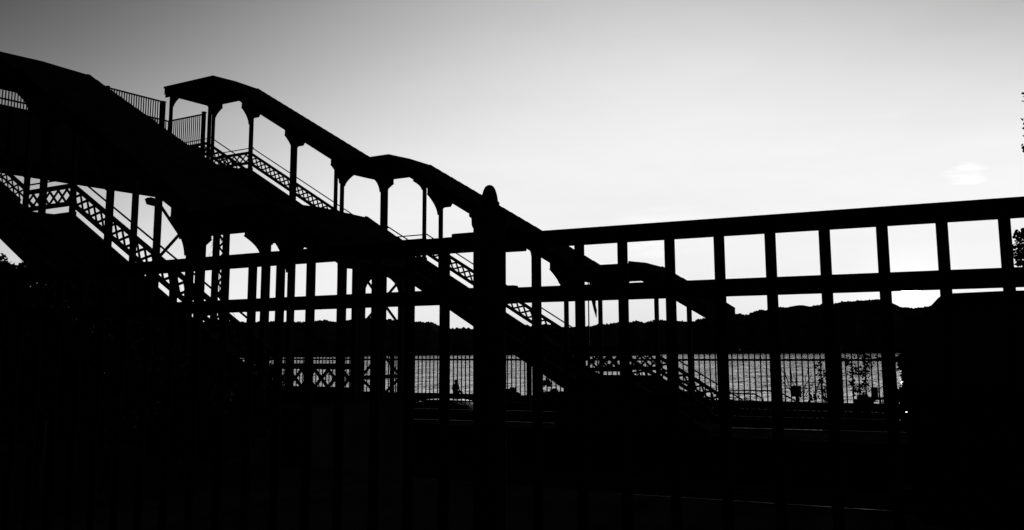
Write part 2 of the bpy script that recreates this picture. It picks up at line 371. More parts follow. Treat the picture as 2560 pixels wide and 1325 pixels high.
def staircase(name, label, yn, W, first=1, ovn=.13, thk=.4, last=True, dh3=0.0):
    yf = yn + W
    root = thing(name, label, 'staircase', (-14, (yn + yf) / 2, PLAT + EYE))
    yf3 = yf
    uA = {1: -38.9, 2: -27.2 - .28, 3: -16.55 - .3}
    # roofs -----------------------------------------------------------
    for k in (1, 2, 3):
        if k < first: continue
        u0, u1, h, zr = LAND[k]
        xl, xr = uA[k], u1 + .274
        yff = yf3 if k == 3 else yf
        b = MB(); ya, yb = yn - ovn, yff + ovn; ym = (ya + yb) / 2
        b.prismx([(ya, zr - thk), (yb, zr - thk), (yb, zr), (ym + .5, zr + .025), (ym, zr + .03), (ym - .5, zr + .025), (ya, zr)], xl, xr)
        b.box(xl - .04, xr - .05, ya - .03, ya + .02, zr - .1, zr - .003)          # gutter lip
        b.box(xl + .05, xr - .05, ya + .021, ya + .06, zr - .56, zr - thk)             # valance board
        b.obj('landing_roof', ROOF, root)
    for k in (0, 1, 2):
        if k < first - 1: continue
        ua = LAND[k + 1][1] + .274 - .06
        ub = uA[k + 2] + .35 if k < 2 else (-11.38 if last else -12.72)
        yff = yf3 if k == 2 else yf
        ya, yb = yn - ovn, yff + ovn; ym = (ya + yb) / 2
        b = MB()
        def z_(u, k=k): return eflight(k, u) - (.06 if (k == 2 and not last) else 0)
        lo = .42
        pr = [(ya, -lo), (yb, -lo), (yb, 0), (ym, .05), (ya, 0)]
        pa = [(ua, y, z_(ua) + dz) for y, dz in pr]; pb_ = [(ub, y, z_(ub) + dz) for y, dz in pr]
        m_ = len(pr); b.poly(pa + pb_, [tuple(range(m_)), tuple(range(2 * m_ - 1, m_ - 1, -1))] + [(i, i + m_, (i + 1) % m_ + m_, (i + 1) % m_) for i in range(m_)])
        L_ = math.hypot(ub - ua, z_(ub) - z_(ua)); nn = int(L_ / .42)
        for i in range(nn):                       # lapped roofing sheets give the edge its small steps
            t0 = i / nn; u_ = ua + (ub - ua) * t0; u2 = ua + (ub - ua) * (i + 1) / nn
            b.beam((u_, yb - .02, z_(u_) + .015), (u2, yb - .02, z_(u2) - .002), .09, .02)
        b.obj('flight_roof', ROOF, root)
    # columns ----------------------------------------------------------
    ground = PLAT
    def column(u, y, ztop, zbot, w_=CW, rivet=False):
        b = MB().box(u - w_ / 2, u + w_ / 2, y - w_ / 2, y + w_ / 2, zbot, ztop)
        if rivet:
            z = zbot + .3
            while z < ztop - .5:
                b.box(u - w_ / 2 - .02, u - w_ / 2, y - .03, y + .03, z, z + .05); z += .33
        return b.obj('column', PAINT, root)
    for k in (1, 2, 3):
        if k < first: continue
        u0, u1, h, zr = LAND[k]
        zu = zr - thk
        for y in (yn, yf):
            ul, ur = (u0, u1) if (last or k < 3 or y == yn) else (-16.2, -14.22)
            for u in (ul, ur):
                zb = ground
                if k == 2 and not (last and y == yn and u == u1): zb = h - 1.45
                if k == 1 and (y > yn + 1 or u == u0): zb = h - 1.45
                c = column(u, y, zu + .02, zb, w_=.17 if (last and k == 2 and y == yn and u == u1) else CW, rivet=(u == ur and y == yn))
                sd_ = 1 if u == ul else -1
                far1 = (not last) and y == yf
                if not (k == 3 and y == yf and u == ur): make_bracket(c, u, y, sd_, lambda x: zr - (.2 if far1 else .42), zr - (.8 if far1 else 1.05), .62, .2)
                s_ = 1 if y == yn else -1
                prof = [(y + s_ * CW * .4, zu - .5), (y + s_ * (CW / 2 + .05), zu - .5)] + arc(y + s_ * (CW / 2 + .05), zu - .45, y + s_ * .5, zu - .06) + [(y + s_ * CW * .4, zu + .01)]
                MB().prismx(prof, u - .045, u + .045).obj('bracket', PAINT, c)
                # brackets under the neighbouring flight roofs
                if u == ul and k > first:
                    ze = lambda x, kk=k - 2: eflight(kk, x) - .42
                    make_bracket(c, u, y, -1, ze, ze(u) - .74)
                if u == ur and (k < 3 or not last):
                    ze = lambda x, kk=k - 1: eflight(kk, x) - .42
                    bracket_down(c, u, y, ze, ze(u) - (.5 if not (k == 3 and y == yn) else .62), .5 if not (k == 3 and y == yn) else .95)
    flcols = {0: (-32.83, -30.0), 1: (-22.07, -19.4), 2: (-11.97,)}
    for k, us in flcols.items():
        if k < first - 1: continue
        zu = lambda x: eflight(k, x) - .42
        if k == 2 and not last: continue
        for y in (yn, yf3 if k == 2 else yf):
            for u in us:
                zb = hflight(k, u) - 1.5 if k < 2 else ground
                c = column(u, y, zu(u) + .04, max(zb, ground), rivet=(u == -32.83))
                if k < 2:
                    make_bracket(c, u, y, -1, zu, zu(u) - .74)
                    bracket_down(c, u, y, zu, zu(u) - .50)
    # railings -----------------------------------------------------------
    for y, yy in ((yn, 'near'), (yf, 'far')):
        lb = MB(); hr = MB()
        for k in (1, 2, 3):
            if k < first: continue
            u0, u1, h, zr = LAND[k]
            y_ = y
            if k == 3: h = h + dh3
            ue = u0 + .05 if not (k == 1) else -38.5
            lattice(lb, y_, (ue - .1, h - .16), (u1 + .1, h - .16), .64, .415, .13, .075)
            hr.tube([(ue - .35 if k > 1 else ue, y_, h), (u1 + .18, y_, h)], .024)
        for k in (0, 1, 2):
            if k < first - 1 or (k == 2 and not last): continue
            ua = LAND[k + 1][1] + .1; ub = LAND[k + 2][0] - .05 if k < 2 else -11.3
            y_ = y
            if k == 2 and y == yf: y_ = yf3
            f_ = lambda u: hflight(k, u) - .245
            lattice(lb, y_, (ua, f_(ua)), (ub, f_(ub)), .545 if last else .57, .375, .12, .07)
            ub2 = ub if k < 2 else -11.2
            dn = .06 if (y == yn and last) else 0
            hr.tube([(ua + .05, y_, hflight(k, ua + .05) + dn), (ub2, y_, hflight(k, ub2) + dn)], .026)
        lb.obj('lattice_railing', PAINT, root); hr.obj('handrail', PAINT, root)
    # structure under the feet -----------------------------------------------
    for k in (1, 2, 3):
        if k < first: continue
        u0, u1, h, zr = LAND[k]
        yff = yf3 if k == 3 else yf
        b = MB().box(u0 - .1, u1 + .1, yn + .05, yff - .05, h - 1.30, h - 1.22)
        b.box(u0 - .12, u1 + .12, yn - .06, yn + .02, h - 1.5, h - 1.0).box(u0 - .12, u1 + .12, yff - .02, yff + .06, h - 1.32, h - .98)
        for i in range(4): uu = u0 + (u1 - u0) * i / 3; b.box(uu - .05, uu + .05, yn + .02, yff - .02, h - 1.48, h - 1.30)
        b.obj('landing', PAINT, root)
    for k in (0, 1, 2):
        if k < first - 1 or (k == 2 and not last): continue
        ua = LAND[k + 1][1] + .1; ub = LAND[k + 2][0] - .1 if k < 2 else -11.2
        yff = yf3 if k == 2 else yf
        for y, lo, hi in ((yn, -1.555 if last else -1.5, -1.0), (yff, -1.45, -1.10)):
            st = MB()
            st.prism([(ua, hflight(k, ua) + hi), (ub, hflight(k, ub) + hi), (ub, hflight(k, ub) + lo), (ua, hflight(k, ua) + lo)], y - .05, y + .05)
            st.obj('stringer', PAINT, root)
        n_ = int(round((ub - ua) / .29)); b = MB()
        for i in range(n_):
            x = ua + (ub - ua) * i / n_; x2 = ua + (ub - ua) * (i + 1) / n_
            zt = hflight(k, x2) - 1.15
            b.box(x - .02, x2, yn + .05, yff - .05, zt - .045, zt)
            b.box(x - .02, x + .01, yn + .05, yff - .05, zt - .045, zt + (x2 - x) * .58)
        b.obj('steps', PAINT, root)
    return root
YN1, YN2, W = 13.375, 29.603, 2.6
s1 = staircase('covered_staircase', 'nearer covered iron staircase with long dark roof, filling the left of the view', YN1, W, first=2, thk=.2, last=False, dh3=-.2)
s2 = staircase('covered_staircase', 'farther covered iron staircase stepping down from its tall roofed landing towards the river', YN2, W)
# foot of the nearer staircase: raised base and steps down towards the viewer
b = MB().box(-17.2, -12.9, YN1 - .2, YN1 + W + .2, PLAT, -1.03); b.obj('base', CONC, s1)
b = MB()
for i in range(9): b.box(-15.9, -13.3, YN1 - .2 - .28 * (i + 1), YN1 - .2 - .28 * i, PLAT, -1.2 - .155 * i)
b.obj('base_steps', CONC, s1)
MB().box(-17.0, -12.6, YN2 - .1, YN2 + W + .1, PLAT, -1.4).obj('base', CONC, s2)
# braced portal frame carrying the middle landing of the farther staircase
UB = -26.05
for y in (YN2, YN2 + W): MB().box(UB - .1, UB + .1, y - .15, y + .15, PLAT, 3.42).obj('support_column', PAINT, s2)
ymid = YN2 + W / 2; hwid = W / 2 - .14
prof = [(ymid - hwid, 3.42), (ymid - hwid, 2.3)] + [(ymid - hwid * math.cos(t * math.pi / 12), 2.3 + .88 * math.sin(t * math.pi / 12)) for t in range(1, 12)] + [(ymid + hwid, 2.3), (ymid + hwid, 3.42)]
MB().prismx(prof, UB - .05, UB + .05).obj('portal_arch', PAINT, s2)
b = MB()
for za_, zb2 in ((3.2, 1.05), (1.0, -1.0), (-1.0, -2.6)):
    b.beam((UB - .03, YN2, za_), (UB - .03, YN2 + W, zb2), .03, .12); b.beam((UB + .03, YN2, zb2), (UB + .03, YN2 + W, za_), .03, .12)
for z in (1.02, -1.0): b.beam((UB, YN2, z), (UB, YN2 + W, z), .08, .16)
b.obj('cross_brace', PAINT, s2)
# upper flight of the nearer staircase, reaching the landing from the left
def upper_flight(root, yn, W):
    yf = yn + W; ovn = .13; k = 0; ua, ub = -36.5, -27.3
    b = MB(); z_ = lambda u: eflight(0, u)
    ya, yb = yn - ovn, yf + ovn; pr = [(ya, -.42), (yb, -.42), (yb, 0), (ya, 0)]
    pa = [(ua, y, z_(ua) + dz) for y, dz in pr]; pb_ = [(ub, y, z_(ub) + dz) for y, dz in pr]
    b.poly(pa + pb_, [(0, 1, 2, 3), (7, 6, 5, 4), (0, 4, 5, 1), (1, 5, 6, 2), (2, 6, 7, 3), (3, 7, 4, 0)]); b.obj('flight_roof', ROOF, root)
    for y in (yn, yf):
        lb = MB(); f_ = lambda u: hflight(0, u) - .245
        lattice(lb, y, (ua, f_(ua)), (ub, f_(ub)), .545, .375, .11, .05); lb.obj('lattice_railing', PAINT, root)
        MB().tube([(ua, y, hflight(0, ua)), (ub, y, hflight(0, ub))], .026).obj('handrail', PAINT, root)
        MB().prism([(ua, hflight(0, ua) - 1.0), (ub, hflight(0, ub) - 1.0), (ub, hflight(0, ub) - 1.555), (ua, hflight(0, ua) - 1.555)], y - .05, y + .05).obj('stringer', PAINT, root)
        for u in (-32.83, -30.0): MB().box(u - CW / 2, u + CW / 2, y - CW / 2, y + CW / 2, hflight(0, u) - 1.5, eflight(0, u) - .38).obj('column', PAINT, root)
    b = MB(); n_ = 31
    for i in range(n_):
        x = ua + (ub - ua) * i / n_; x2 = ua + (ub - ua) * (i + 1) / n_; zt = hflight(0, x2) - 1.15
        b.box(x - .02, x2, yn + .05, yf - .05, zt - .045, zt); b.box(x - .02, x + .01, yn + .05, yf - .05, zt - .045, zt + .17)
    b.obj('steps', PAINT, root)
upper_flight(s1, YN1, W)

# ------------------------------------------------------------------ footbridge
fbz0, fbz1, fzt = 7.38, 9.43, 11.17
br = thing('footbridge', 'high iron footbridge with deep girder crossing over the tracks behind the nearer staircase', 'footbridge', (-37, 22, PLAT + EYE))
XR, XL = -35.67, -38.5
for x in (XR, XL):
    b = MB().box(x - .03, x + .03, 15.0, 29.4, fbz0 + .06, fbz1 - .06)
    b.box(x - .16, x + .16, 15.0, 29.4, fbz0, fbz0 + .06).box(x - .16, x + .16, 15.0, 29.4, fbz1 - .06, fbz1)
    y = 15.6
    while y < 29.2: b.box(x - .1, x + .1, y - .03, y + .03, fbz0 + .06, fbz1 - .06); y += 1.5
    b.obj('girder', PAINT, br)
MB().box(XL + .16, XR - .16, 15.0, 29.55, 8.8, 8.92).obj('deck', CONC, br)
def bar_panel(b, p0, p1, z0, z1, pitch, bw_, rails, rw=.05):
    p0 = Vector(p0); p1 = Vector(p1); d = p1 - p0; n_ = int(d.length / pitch)
    for i in range(n_ + 1):
        q = p0 + d * (i + .5) / (n_ + 1); b.beam((q.x, q.y, z0), (q.x, q.y, z1), bw_, bw_, up=(0, 1, 0))
    for rz in rails: b.beam((p0.x, p0.y, rz), (p1.x, p1.y, rz), rw, rw)
for x in (XR, XL):
    b = MB(); ye = 26.9 if x == XR else 29.4
    bar_panel(b, (x, 15 if x == XR else 27.6, 0), (x, ye, 0), fbz1, fzt, .123, .036, (fzt, fbz1 + .27), .06)
    b.obj('railing', PAINT, br)
    for yy in ([24.2, 21.1, 18.0] if x == XR else [27.5]):
        MB().box(x - .06, x + .06, yy - .06, yy + .06, fbz1, fzt + .08).obj('railing_post', PAINT, br)
MB().box(XR - .07, XR + .07, 26.92, 27.08, 8.4, fzt - .01).box(XR - .085, XR + .085, 26.905, 27.095, fzt - .01, fzt + .03).obj('railing_post', PAINT, br)
b = MB(); bar_panel(b, (-38.75, 29.62, 0), (-36.17, 29.62, 0), 9.78, 11.22, .147, .036, (11.22, 9.8), .06); b.obj('railing', PAINT, br)
MB().box(-36.17, -36.03, 29.55, 29.69, 8.4, 11.29).box(-36.19, -36.01, 29.53, 29.71, 11.29, 11.33).obj('railing_post', PAINT, br)
# bents below the bridge
def px_on_x(px, py): return at_x(px, py, XR).y
yb1 = px_on_x(395, 540); yb2 = px_on_x(498, 640); yt = px_on_x(552, 640)
for yy in (yb1, yb2):
    MB().box(XR - .1, XR + .1, yy - .13, yy + .13, PLAT, fbz0 + .02).obj('bridge_column', PAINT, br)
b = MB(); za, zb_ = at_x(403, 508, XR).z - EYE, at_x(400, 650, XR).z - EYE
b.beam((XR, yb1, za), (XR, yb2, zb_), .05, .13); b.beam((XR + .06, yb1, zb_), (XR + .06, yb2, za), .05, .13)
b.obj('cross_brace', PAINT, br)
b = MB(); hw = .29
for s_ in (-1, 1): b.box(XR - .12, XR + .12, yt + s_ * hw - .115, yt + s_ * hw + .115, PLAT, fbz0)
z = PLAT
while z < fbz0 - .5:
    b.beam((XR - .13, yt - hw, z), (XR - .13, yt + hw, z + .56), .02, .1); b.beam((XR - .15, yt + hw, z), (XR - .15, yt - hw, z + .56), .02, .1); z += .56
b.obj('laced_column', PAINT, br)
# climbing stems on the laced column
b = MB(); rg = random.Random(5)
for i in range(16):
    z = 5.3 - i * .5; y = yt + rg.choice([-1, -1, -1, 1]) * (hw + .1); pts = [(XR + .2, y, z)]
    dirn = -1 if y < yt else 1
    for k in range(7): pts.append((XR + .2 + rg.uniform(-.05, .05), pts[-1][1] + dirn * rg.uniform(-.06, .14), pts[-1][2] - rg.uniform(.0, .16)))
    b.tube(pts, .008, 4)
b.tube([(XR + .2, yt, PLAT)] + [(XR + .2, yt + rg.uniform(-.3, .3), PLAT + k * .8) for k in range(1, 11)], .02, 5)
tag(b.obj('climbing_vine', BARK), 'thin bare climbing stems curling off the laced iron column', 'vine')
# floodlight with conduit on the bridge column
yl = px_on_x(374, 505); zl = at_x(374, 505, XR).z - EYE
fl = thing('floodlight', 'small box floodlight fixed high on the iron bridge column, beneath the girder', 'floodlight', (XR + .1, yl, zl + EYE))
yl0, yl1 = px_on_x(362, 505), px_on_x(388, 505)
MB().prismx([(yl0, zl + .1), (yl0 + .12, zl + .18), (yl1, zl + .12), (yl1, zl - .16), (yl0 + .1, zl - .12)], XR - .02, XR + .26).obj('housing', PAINT, fl)
MB().box(XR + .26, XR + .265, yl0 + .14, yl1 - .04, zl - .1, zl + .08).obj('lens', GLASS, fl)
yc = px_on_x(383.5, 560)
MB().tube([(XR + .12, yc, zl - .12), (XR + .12, yc, PLAT + .2)], .03, 6).obj('conduit', PAINT, fl)

# ------------------------------------------------------------------ picket fence in front, with its pillar
S = .75
def fence_run(label, beta, P0, sposts, s0, s1, zt, ztb, zm, zmb, pw_=.057, name='picket_fence'):
    t = Vector((math.cos(beta), math.sin(beta), 0)); nn = Vector((-t.y, t.x, 0))
    base = P0 - t * (P0.dot(t))        # point of the line with s = 0
    P = lambda s, z, o=0: tuple(base + t * s + nn * o + Vector((0, 0, z)))
    mid = Vector(P((s0 + s1) / 2, 0))
    root = thing(name, label, 'fence', (mid.x, mid.y, 0.0))
    def rail(za, zb, d):
        b = MB(); b.beam(P(s0, (za + zb) / 2), P(s1, (za + zb) / 2), d, za - zb); o = b.obj('rail', PAINT2, root)
        m = o.modifiers.new('bevel', 'BEVEL'); m.width = .006; m.segments = 2
    rail(zt, ztb, .05); rail(zm, zmb, .05)
    rail(-1.42, -1.5, .05)
    for s in sposts:
        b = MB(); b.beam(P(s, -1.66), P(s, zt - .01), pw_, .035, up=tuple(nn)); o = b.obj('picket', PAINT2, root)
        m = o.modifiers.new('bevel', 'BEVEL'); m.width = .005; m.segments = 2
    return root, P
def on_line(px, py, P0, beta):
    nn = Vector((-math.sin(beta), math.cos(beta), 0)); r = ray(px, py); return r * (P0.dot(nn) / r.dot(nn))
# left run
bL = R(.75); d = ray(900, 877); P0L = d * (8 * S / F); P0L.z = 0
tL = Vector((math.cos(bL), math.sin(bL), 0))
sL = [on_line(x, y, P0L, bL).dot(tL) for x, y in ((631, 705), (701, 705), (777, 705), (855, 705), (941, 720), (1025, 720), (1112, 715))]
st = (sL[-1] - sL[0]) / 6
sL = [sL[0] - st * k for k in range(13, 0, -1)] + sL
sPil_L = on_line(1190, 620, P0L, bL).dot(tL)
fL, PL = fence_run('dark picket fence of close bars left of the lamp pillar, in front of the staircases', bL, P0L, sL, sL[0] - .2, sPil_L, .9035 * S, .777 * S, .487 * S, .369 * S)
bR = R(3.75); d = ray(1341, 877); P0R = d * (8 * S / F); P0R.z = 0
tR = Vector((math.cos(bR), math.sin(bR), 0))
sR = [on_line(x, y, P0R, bR).dot(tR) for x, y in ((1341, 690), (1449, 680), (1557, 670), (1675, 660), (1799, 650), (1927, 640), (2063.5, 640), (2208, 630), (2358, 620), (2515, 610))]
st = (sR[-1] - sR[0]) / 9
sR += [sR[-1] + st * k for k in range(1, 5)]
sPil_R = on_line(1258, 640, P0R, bR).dot(tR)
fR, PR = fence_run('dark picket fence of close bars right of the lamp pillar, against the low sun', bR, P0R, sR, sPil_R, sR[-1] + .2, 1.009 * S, .871 * S, .5405 * S, .409 * S)
# pillar
pc = on_line(1224, 700, (P0L + P0R) / 2, R(2)); D = pc.dot(FW); px2m = D / F
pil = thing('lamp_pillar', 'thick round pillar with an acorn-shaped cap standing between the two fences', 'pillar', (pc.x, pc.y, 0))
def zpx(y): return at_d(1224, y, D).z - EYE
Rp = 41 * px2m
c_ = (pc.x, pc.y)
sh = smooth(MB().lathe(c_, [(Rp * 1.15, -1.66), (Rp * 1.15, -1.5), (Rp, -1.45), (Rp, zpx(568))], 32).obj('shaft', PAINT2, pil))
smooth(MB().lathe(c_, [(Rp, zpx(569)), (Rp * 1.04, zpx(567)), (Rp * 1.1, zpx(561)), (Rp * 1.13, zpx(541)), (Rp * 1.2, zpx(540)), (Rp * 1.27, zpx(537)), (Rp * 1.27, zpx(533)), (Rp * 1.1, zpx(529)), (Rp * .7, zpx(522)), (Rp * .45, zpx(513))], 32).obj('collar', PAINT2, pil))
smooth(MB().lathe(c_, [(Rp * .45, zpx(513)), (24.5 * px2m, zpx(509)), (25.5 * px2m, zpx(505)), (24.5 * px2m, zpx(501)), (21.5 * px2m, zpx(500)), (21 * px2m, zpx(493)), (19 * px2m, zpx(482)), (15.5 * px2m, zpx(470)), (11 * px2m, zpx(461.5)), (5.5 * px2m, zpx(457.5)), (0.5 * px2m, zpx(457))], 32).obj('acorn_cap', PAINT2, pil))
for nm, PP, a, b_, lo, hi in (('rail_socket', PL, on_line(1135, 600, P0L, bL).dot(tL), sPil_L + .02, .777 * S - .0, .9035 * S + .018), ('rail_socket', PR, sPil_R - .02, on_line(1312, 600, P0R, bR).dot(tR), .871 * S - .016, 1.009 * S + .004),
                              ('rail_socket', PL, on_line(1135, 740, P0L, bL).dot(tL), sPil_L + .02, .369 * S - .006, .487 * S + .004), ('rail_socket', PR, sPil_R - .02, on_line(1291, 740, P0R, bR).dot(tR), .409 * S - .002, .5405 * S + .014)):
    b = MB(); b.beam(PP(a, (lo + hi) / 2), PP(b_, (lo + hi) / 2), .062, hi - lo); o = b.obj(nm, PAINT2, pil)
    m = o.modifiers.new('bevel', 'BEVEL'); m.width = .008; m.segments = 3

# ------------------------------------------------------------------ bar fence by the river
FY = 40.0
bf = thing('bar_fence', 'long dark fence of thin upright bars along the river side of the tracks', 'fence', (-25, FY, PLAT + EYE))
xa = at_y(560, 900, FY).x; xb = at_y(2222, 900, FY).x
posts = [at_y(x, 950, FY).x for x in (2213, 2100, 1323, 980, 560)]
def panel(x0, x1):
    b = MB(); pit = .2475; n_ = max(1, int(round((x1 - x0) / pit)))
    for i in range(1, n_): x = x0 + (x1 - x0) * i / n_; b.box(x - .025, x + .025, FY - .02, FY + .02, PLAT, .02)
    b.box(x0, x1, FY - .035, FY + .035, -.43, -.34).box(x0, x1, FY - .035, FY + .035, PLAT + .1, PLAT + .18)
    b.obj('bar_panel', PAINT, bf)
ps = sorted(posts)
more = []
for a, b_ in zip(ps, ps[1:]):
    panel(a, b_)
for x in ps: MB().box(x - .09, x + .09, FY - .09, FY + .09, PLAT - .3, .12).box(x - .11, x + .11, FY - .11, FY + .11, .12, .16).obj('fence_post', PAINT, bf)

# ------------------------------------------------------------------ vegetation
def foliage(root, name, clumps, n, size, seed, m=LEAF):
    rg = random.Random(seed); b = MB()
    for c, r in clumps:
        k = int(n * (r[0] * r[1] * r[2]) ** (1 / 1.5))
        for i in range(max(30, k)):
            v = Vector((rg.gauss(0, 1), rg.gauss(0, 1), rg.gauss(0, 1))).normalized() * (rg.random() ** .45)
            b.leaf((c[0] + v.x * r[0], c[1] + v.y * r[1], c[2] + v.z * r[2]), size, rg)
    return b.obj(name, m, root)
def tree(name, label, base, clumps, n, size, seed, trunk_r=.15, cat='tree', group=None, gz=None):
    root = thing(name, label, cat, (base[0], base[1], (gz if gz is not None else base[2]) + EYE), group)
    rg = random.Random(seed + 100); b = MB(); top = max(c[2] for c, r in clumps)
    cx = sum(c[0] for c, r in clumps) / len(clumps); cy = sum(c[1] for c, r in clumps) / len(clumps)
    z0 = base[2]; zm = z0 + (top - z0) * .35
    b.tube([(base[0], base[1], z0), (base[0] * .6 + cx * .4, base[1] * .6 + cy * .4, zm), (cx, cy, z0 + (top - z0) * .75)], [trunk_r, trunk_r * .75, trunk_r * .35], 10)
    for c, r in clumps:
        s_ = Vector((base[0] * .5 + cx * .5, base[1] * .5 + cy * .5, zm + rg.uniform(0, .3) * (top - zm)))
        e = Vector(c); mid = (s_ + e) / 2 + Vector((rg.uniform(-.1, .1), rg.uniform(-.1, .1), .1))
        b.tube([s_, mid, e], [trunk_r * .35, trunk_r * .22, .012], 6)
    b.obj('trunk', BARK, root)
    foliage(root, 'crown', clumps, n, size, seed)
    return root
def cl(px, py, D_, rpx, fl=1.0):
    p = at_d(px, py, D_); r = rpx * D_ / F; return ((p.x, p.y, p.z - EYE), (r, r, r * fl))
def gpt(px, D_, z): p = at_d(px, 870, D_); return (p.x, p.y, z)
tree('leafy_tree', 'bushy tree at the left edge below the nearer staircase', gpt(-60, 14, -1.66), [cl(-70, 720, 14, 95), cl(-5, 705, 14, 55, .9), cl(10, 745, 14.5, 60), cl(45, 790, 14, 70), cl(-40, 830, 14, 110), cl(30, 940, 14, 95), cl(-30, 970, 14, 90), cl(20, 690, 14, 25, .6), cl(62, 765, 14, 42), cl(95, 800, 14, 48), cl(40, 735, 14, 30), cl(85, 735, 14, 40), cl(55, 690, 14, 27), cl(25, 674, 14, 26, .7), cl(-12, 662, 14, 34), cl(64, 672, 14, 20), cl(78, 688, 14, 22), cl(85, 705, 14, 34), cl(132, 735, 14, 30), cl(125, 765, 14, 42), cl(150, 790, 14, 40), cl(60, 705, 14, 22, .7)], 12000, .055, 1, gz=-1.66)
tree('leafy_shrub', 'broad dense shrub under the stair, right of the leafy tree', gpt(110, 11.9, -1.66), [cl(80, 860, 11.8, 90), cl(130, 850, 12, 75), cl(175, 880, 12, 80), cl(100, 960, 12, 120), cl(110, 800, 12, 38), cl(150, 815, 12, 50), cl(190, 850, 12, 50), cl(85, 770, 12, 25)], 7000, .07, 2, .08, 'shrub', gz=-1.66)
tree('leafy_shrub', 'low rounded shrub between the broad shrub and the bridge columns', gpt(290, 12.1, -1.66), [cl(230, 900, 12, 80), cl(290, 915, 12.1, 75), cl(340, 950, 12, 80), cl(280, 1010, 12, 110)], 7000, .07, 3, .08, 'shrub', gz=-1.66)
tree('leafy_shrub', 'small shrub low behind the fence, beside the stair foot', gpt(460, 12.4, PLAT), [cl(430, 960, 12.2, 60), cl(480, 985, 12.3, 60), cl(530, 1000, 12.2, 50)], 7000, .06, 4, .06, 'shrub', gz=PLAT)
tree('leafy_tree', 'tree at the right edge whose leaves reach in beside the fence', gpt(2830, 9.8, -1.66), [cl(2600, 235, 10, 38), cl(2612, 372, 10, 52), cl(2700, 300, 10.2, 130), cl(2760, 450, 10.2, 140), cl(2560, 612, 10, 32), cl(2556, 588, 10, 20), cl(2574, 650, 10, 36), cl(2552, 640, 10, 20), cl(2660, 600, 10, 70), cl(2740, 200, 10, 110)], 11000, .045, 5, .16, gz=-1.66)
tree('leafy_shrub', 'dark shrub behind the raised base of the nearer staircase, left of the braced frame', gpt(672, 26, PLAT), [cl(660, 940, 26, 26), cl(684, 965, 26, 30), cl(655, 985, 26, 34), cl(676, 925, 26, 17)], 9000, .07, 14, .05, 'shrub', gz=PLAT)
# vines on the bar fence
def vine(label, stems, seed, n, size=.12):
    rg = random.Random(seed); root = thing('leafy_vine', label, 'vine', (at_y(stems[0][0][0], 1000, FY).x, FY - .08, PLAT + EYE))
    sb = MB(); lb = MB()
    for st_ in stems:
        pts = []
        for x, y in st_: q = at_y(x, y, FY - .08); pts.append((q.x, q.y, q.z - EYE))
        sb.tube(pts, .02, 5)
        for a, c in zip(pts, pts[1:]):
            for i in range(n):
                t = rg.random(); p = Vector(a).lerp(Vector(c), t) + Vector((rg.gauss(0, .07), rg.gauss(-.02, .05), rg.gauss(0, .07)))
                lb.leaf(p, size, rg)
    sb.obj('stem', BARK, root); lb.obj('leaves', LEAF, root)
vine('leafy vine climbing the bar fence left of the fence post, in two strands', [[(2060, 1003), (2055, 960), (2052, 930), (2050, 905)], [(2035, 1003), (2045, 965), (2058, 945), (2066, 935)], [(2066, 1003), (2060, 970)], [(2030, 990), (2025, 1000)]], 11, 26)
vine('leafy vine hanging over the bar fence between its last two posts', [[(2170, 1005), (2164, 960), (2163, 930), (2162, 900), (2158, 885)], [(2162, 935), (2140, 925), (2125, 910), (2105, 895)], [(2160, 900), (2180, 898), (2205, 895)], [(2163, 955), (2150, 970), (2143, 978)], [(2160, 883), (2140, 882)], [(2163, 910), (2166, 925)], [(2135, 985), (2132, 960), (2130, 925)]], 12, 30)
# bare twigs of a shrub behind the fence
b = MB(); rg = random.Random(9)
for i in range(9):
    p = at_y(1996 + rg.uniform(-3, 3), 1002, FY + 1.5); pts = [(p.x, p.y, p.z - EYE)]
    dx = rg.uniform(-.16, .16)
    for k in range(9): pts.append((pts[-1][0] + dx + rg.uniform(-.05, .05), pts[-1][1], pts[-1][2] + rg.uniform(.1, .27) - abs(dx) * .6)); dx *= .9
    b.tube(pts, [.014] * 9 + [.004], 4)
tag(b.obj('bare_shrub', BARK), 'bare twiggy shrub showing against the water behind the bar fence', 'shrub')
tree('leafy_shrub', 'tall shrub at the end of the bar fence beside the van', gpt(2285, 36, PLAT), [cl(2262, 905, 36, 22), cl(2285, 890, 36, 30), cl(2280, 930, 36, 22), cl(2268, 985, 36, 26), cl(2266, 1032, 36, 18), cl(2300, 950, 36, 40), cl(2290, 1010, 36, 40)], 5000, .16, 6, .08, 'shrub', gz=PLAT)
tree('leafy_shrub', 'low shrub seen through the bar fence, right of the lamp pillar', gpt(1282, 54, ROAD), [cl(1278, 985, 58, 14), cl(1288, 990, 58, 13), cl(1270, 992, 58, 12), cl(1282, 976, 58, 6)], 5000, .16, 7, .04, 'shrub', gz=ROAD)
tree('leafy_shrub', 'spreading shrub at the fence foot under the second staircase', gpt(1390, 39, PLAT), [cl(1365, 1000, 38.5, 22), cl(1385, 985, 38.5, 14), cl(1410, 1000, 38.5, 20), cl(1368, 955, 38.5, 10)], 3000, .14, 8, .04, 'shrub', gz=PLAT)
tree('leafy_shrub', 'round potted-looking shrub at the foot of the hanging vine', gpt(2158, 39.2, PLAT), [cl(2155, 1003, 38.6, 15), cl(2168, 1008, 38.6, 16), cl(2145, 1012, 38.6, 14)], 6000, .14, 9, .04, 'shrub', gz=PLAT)

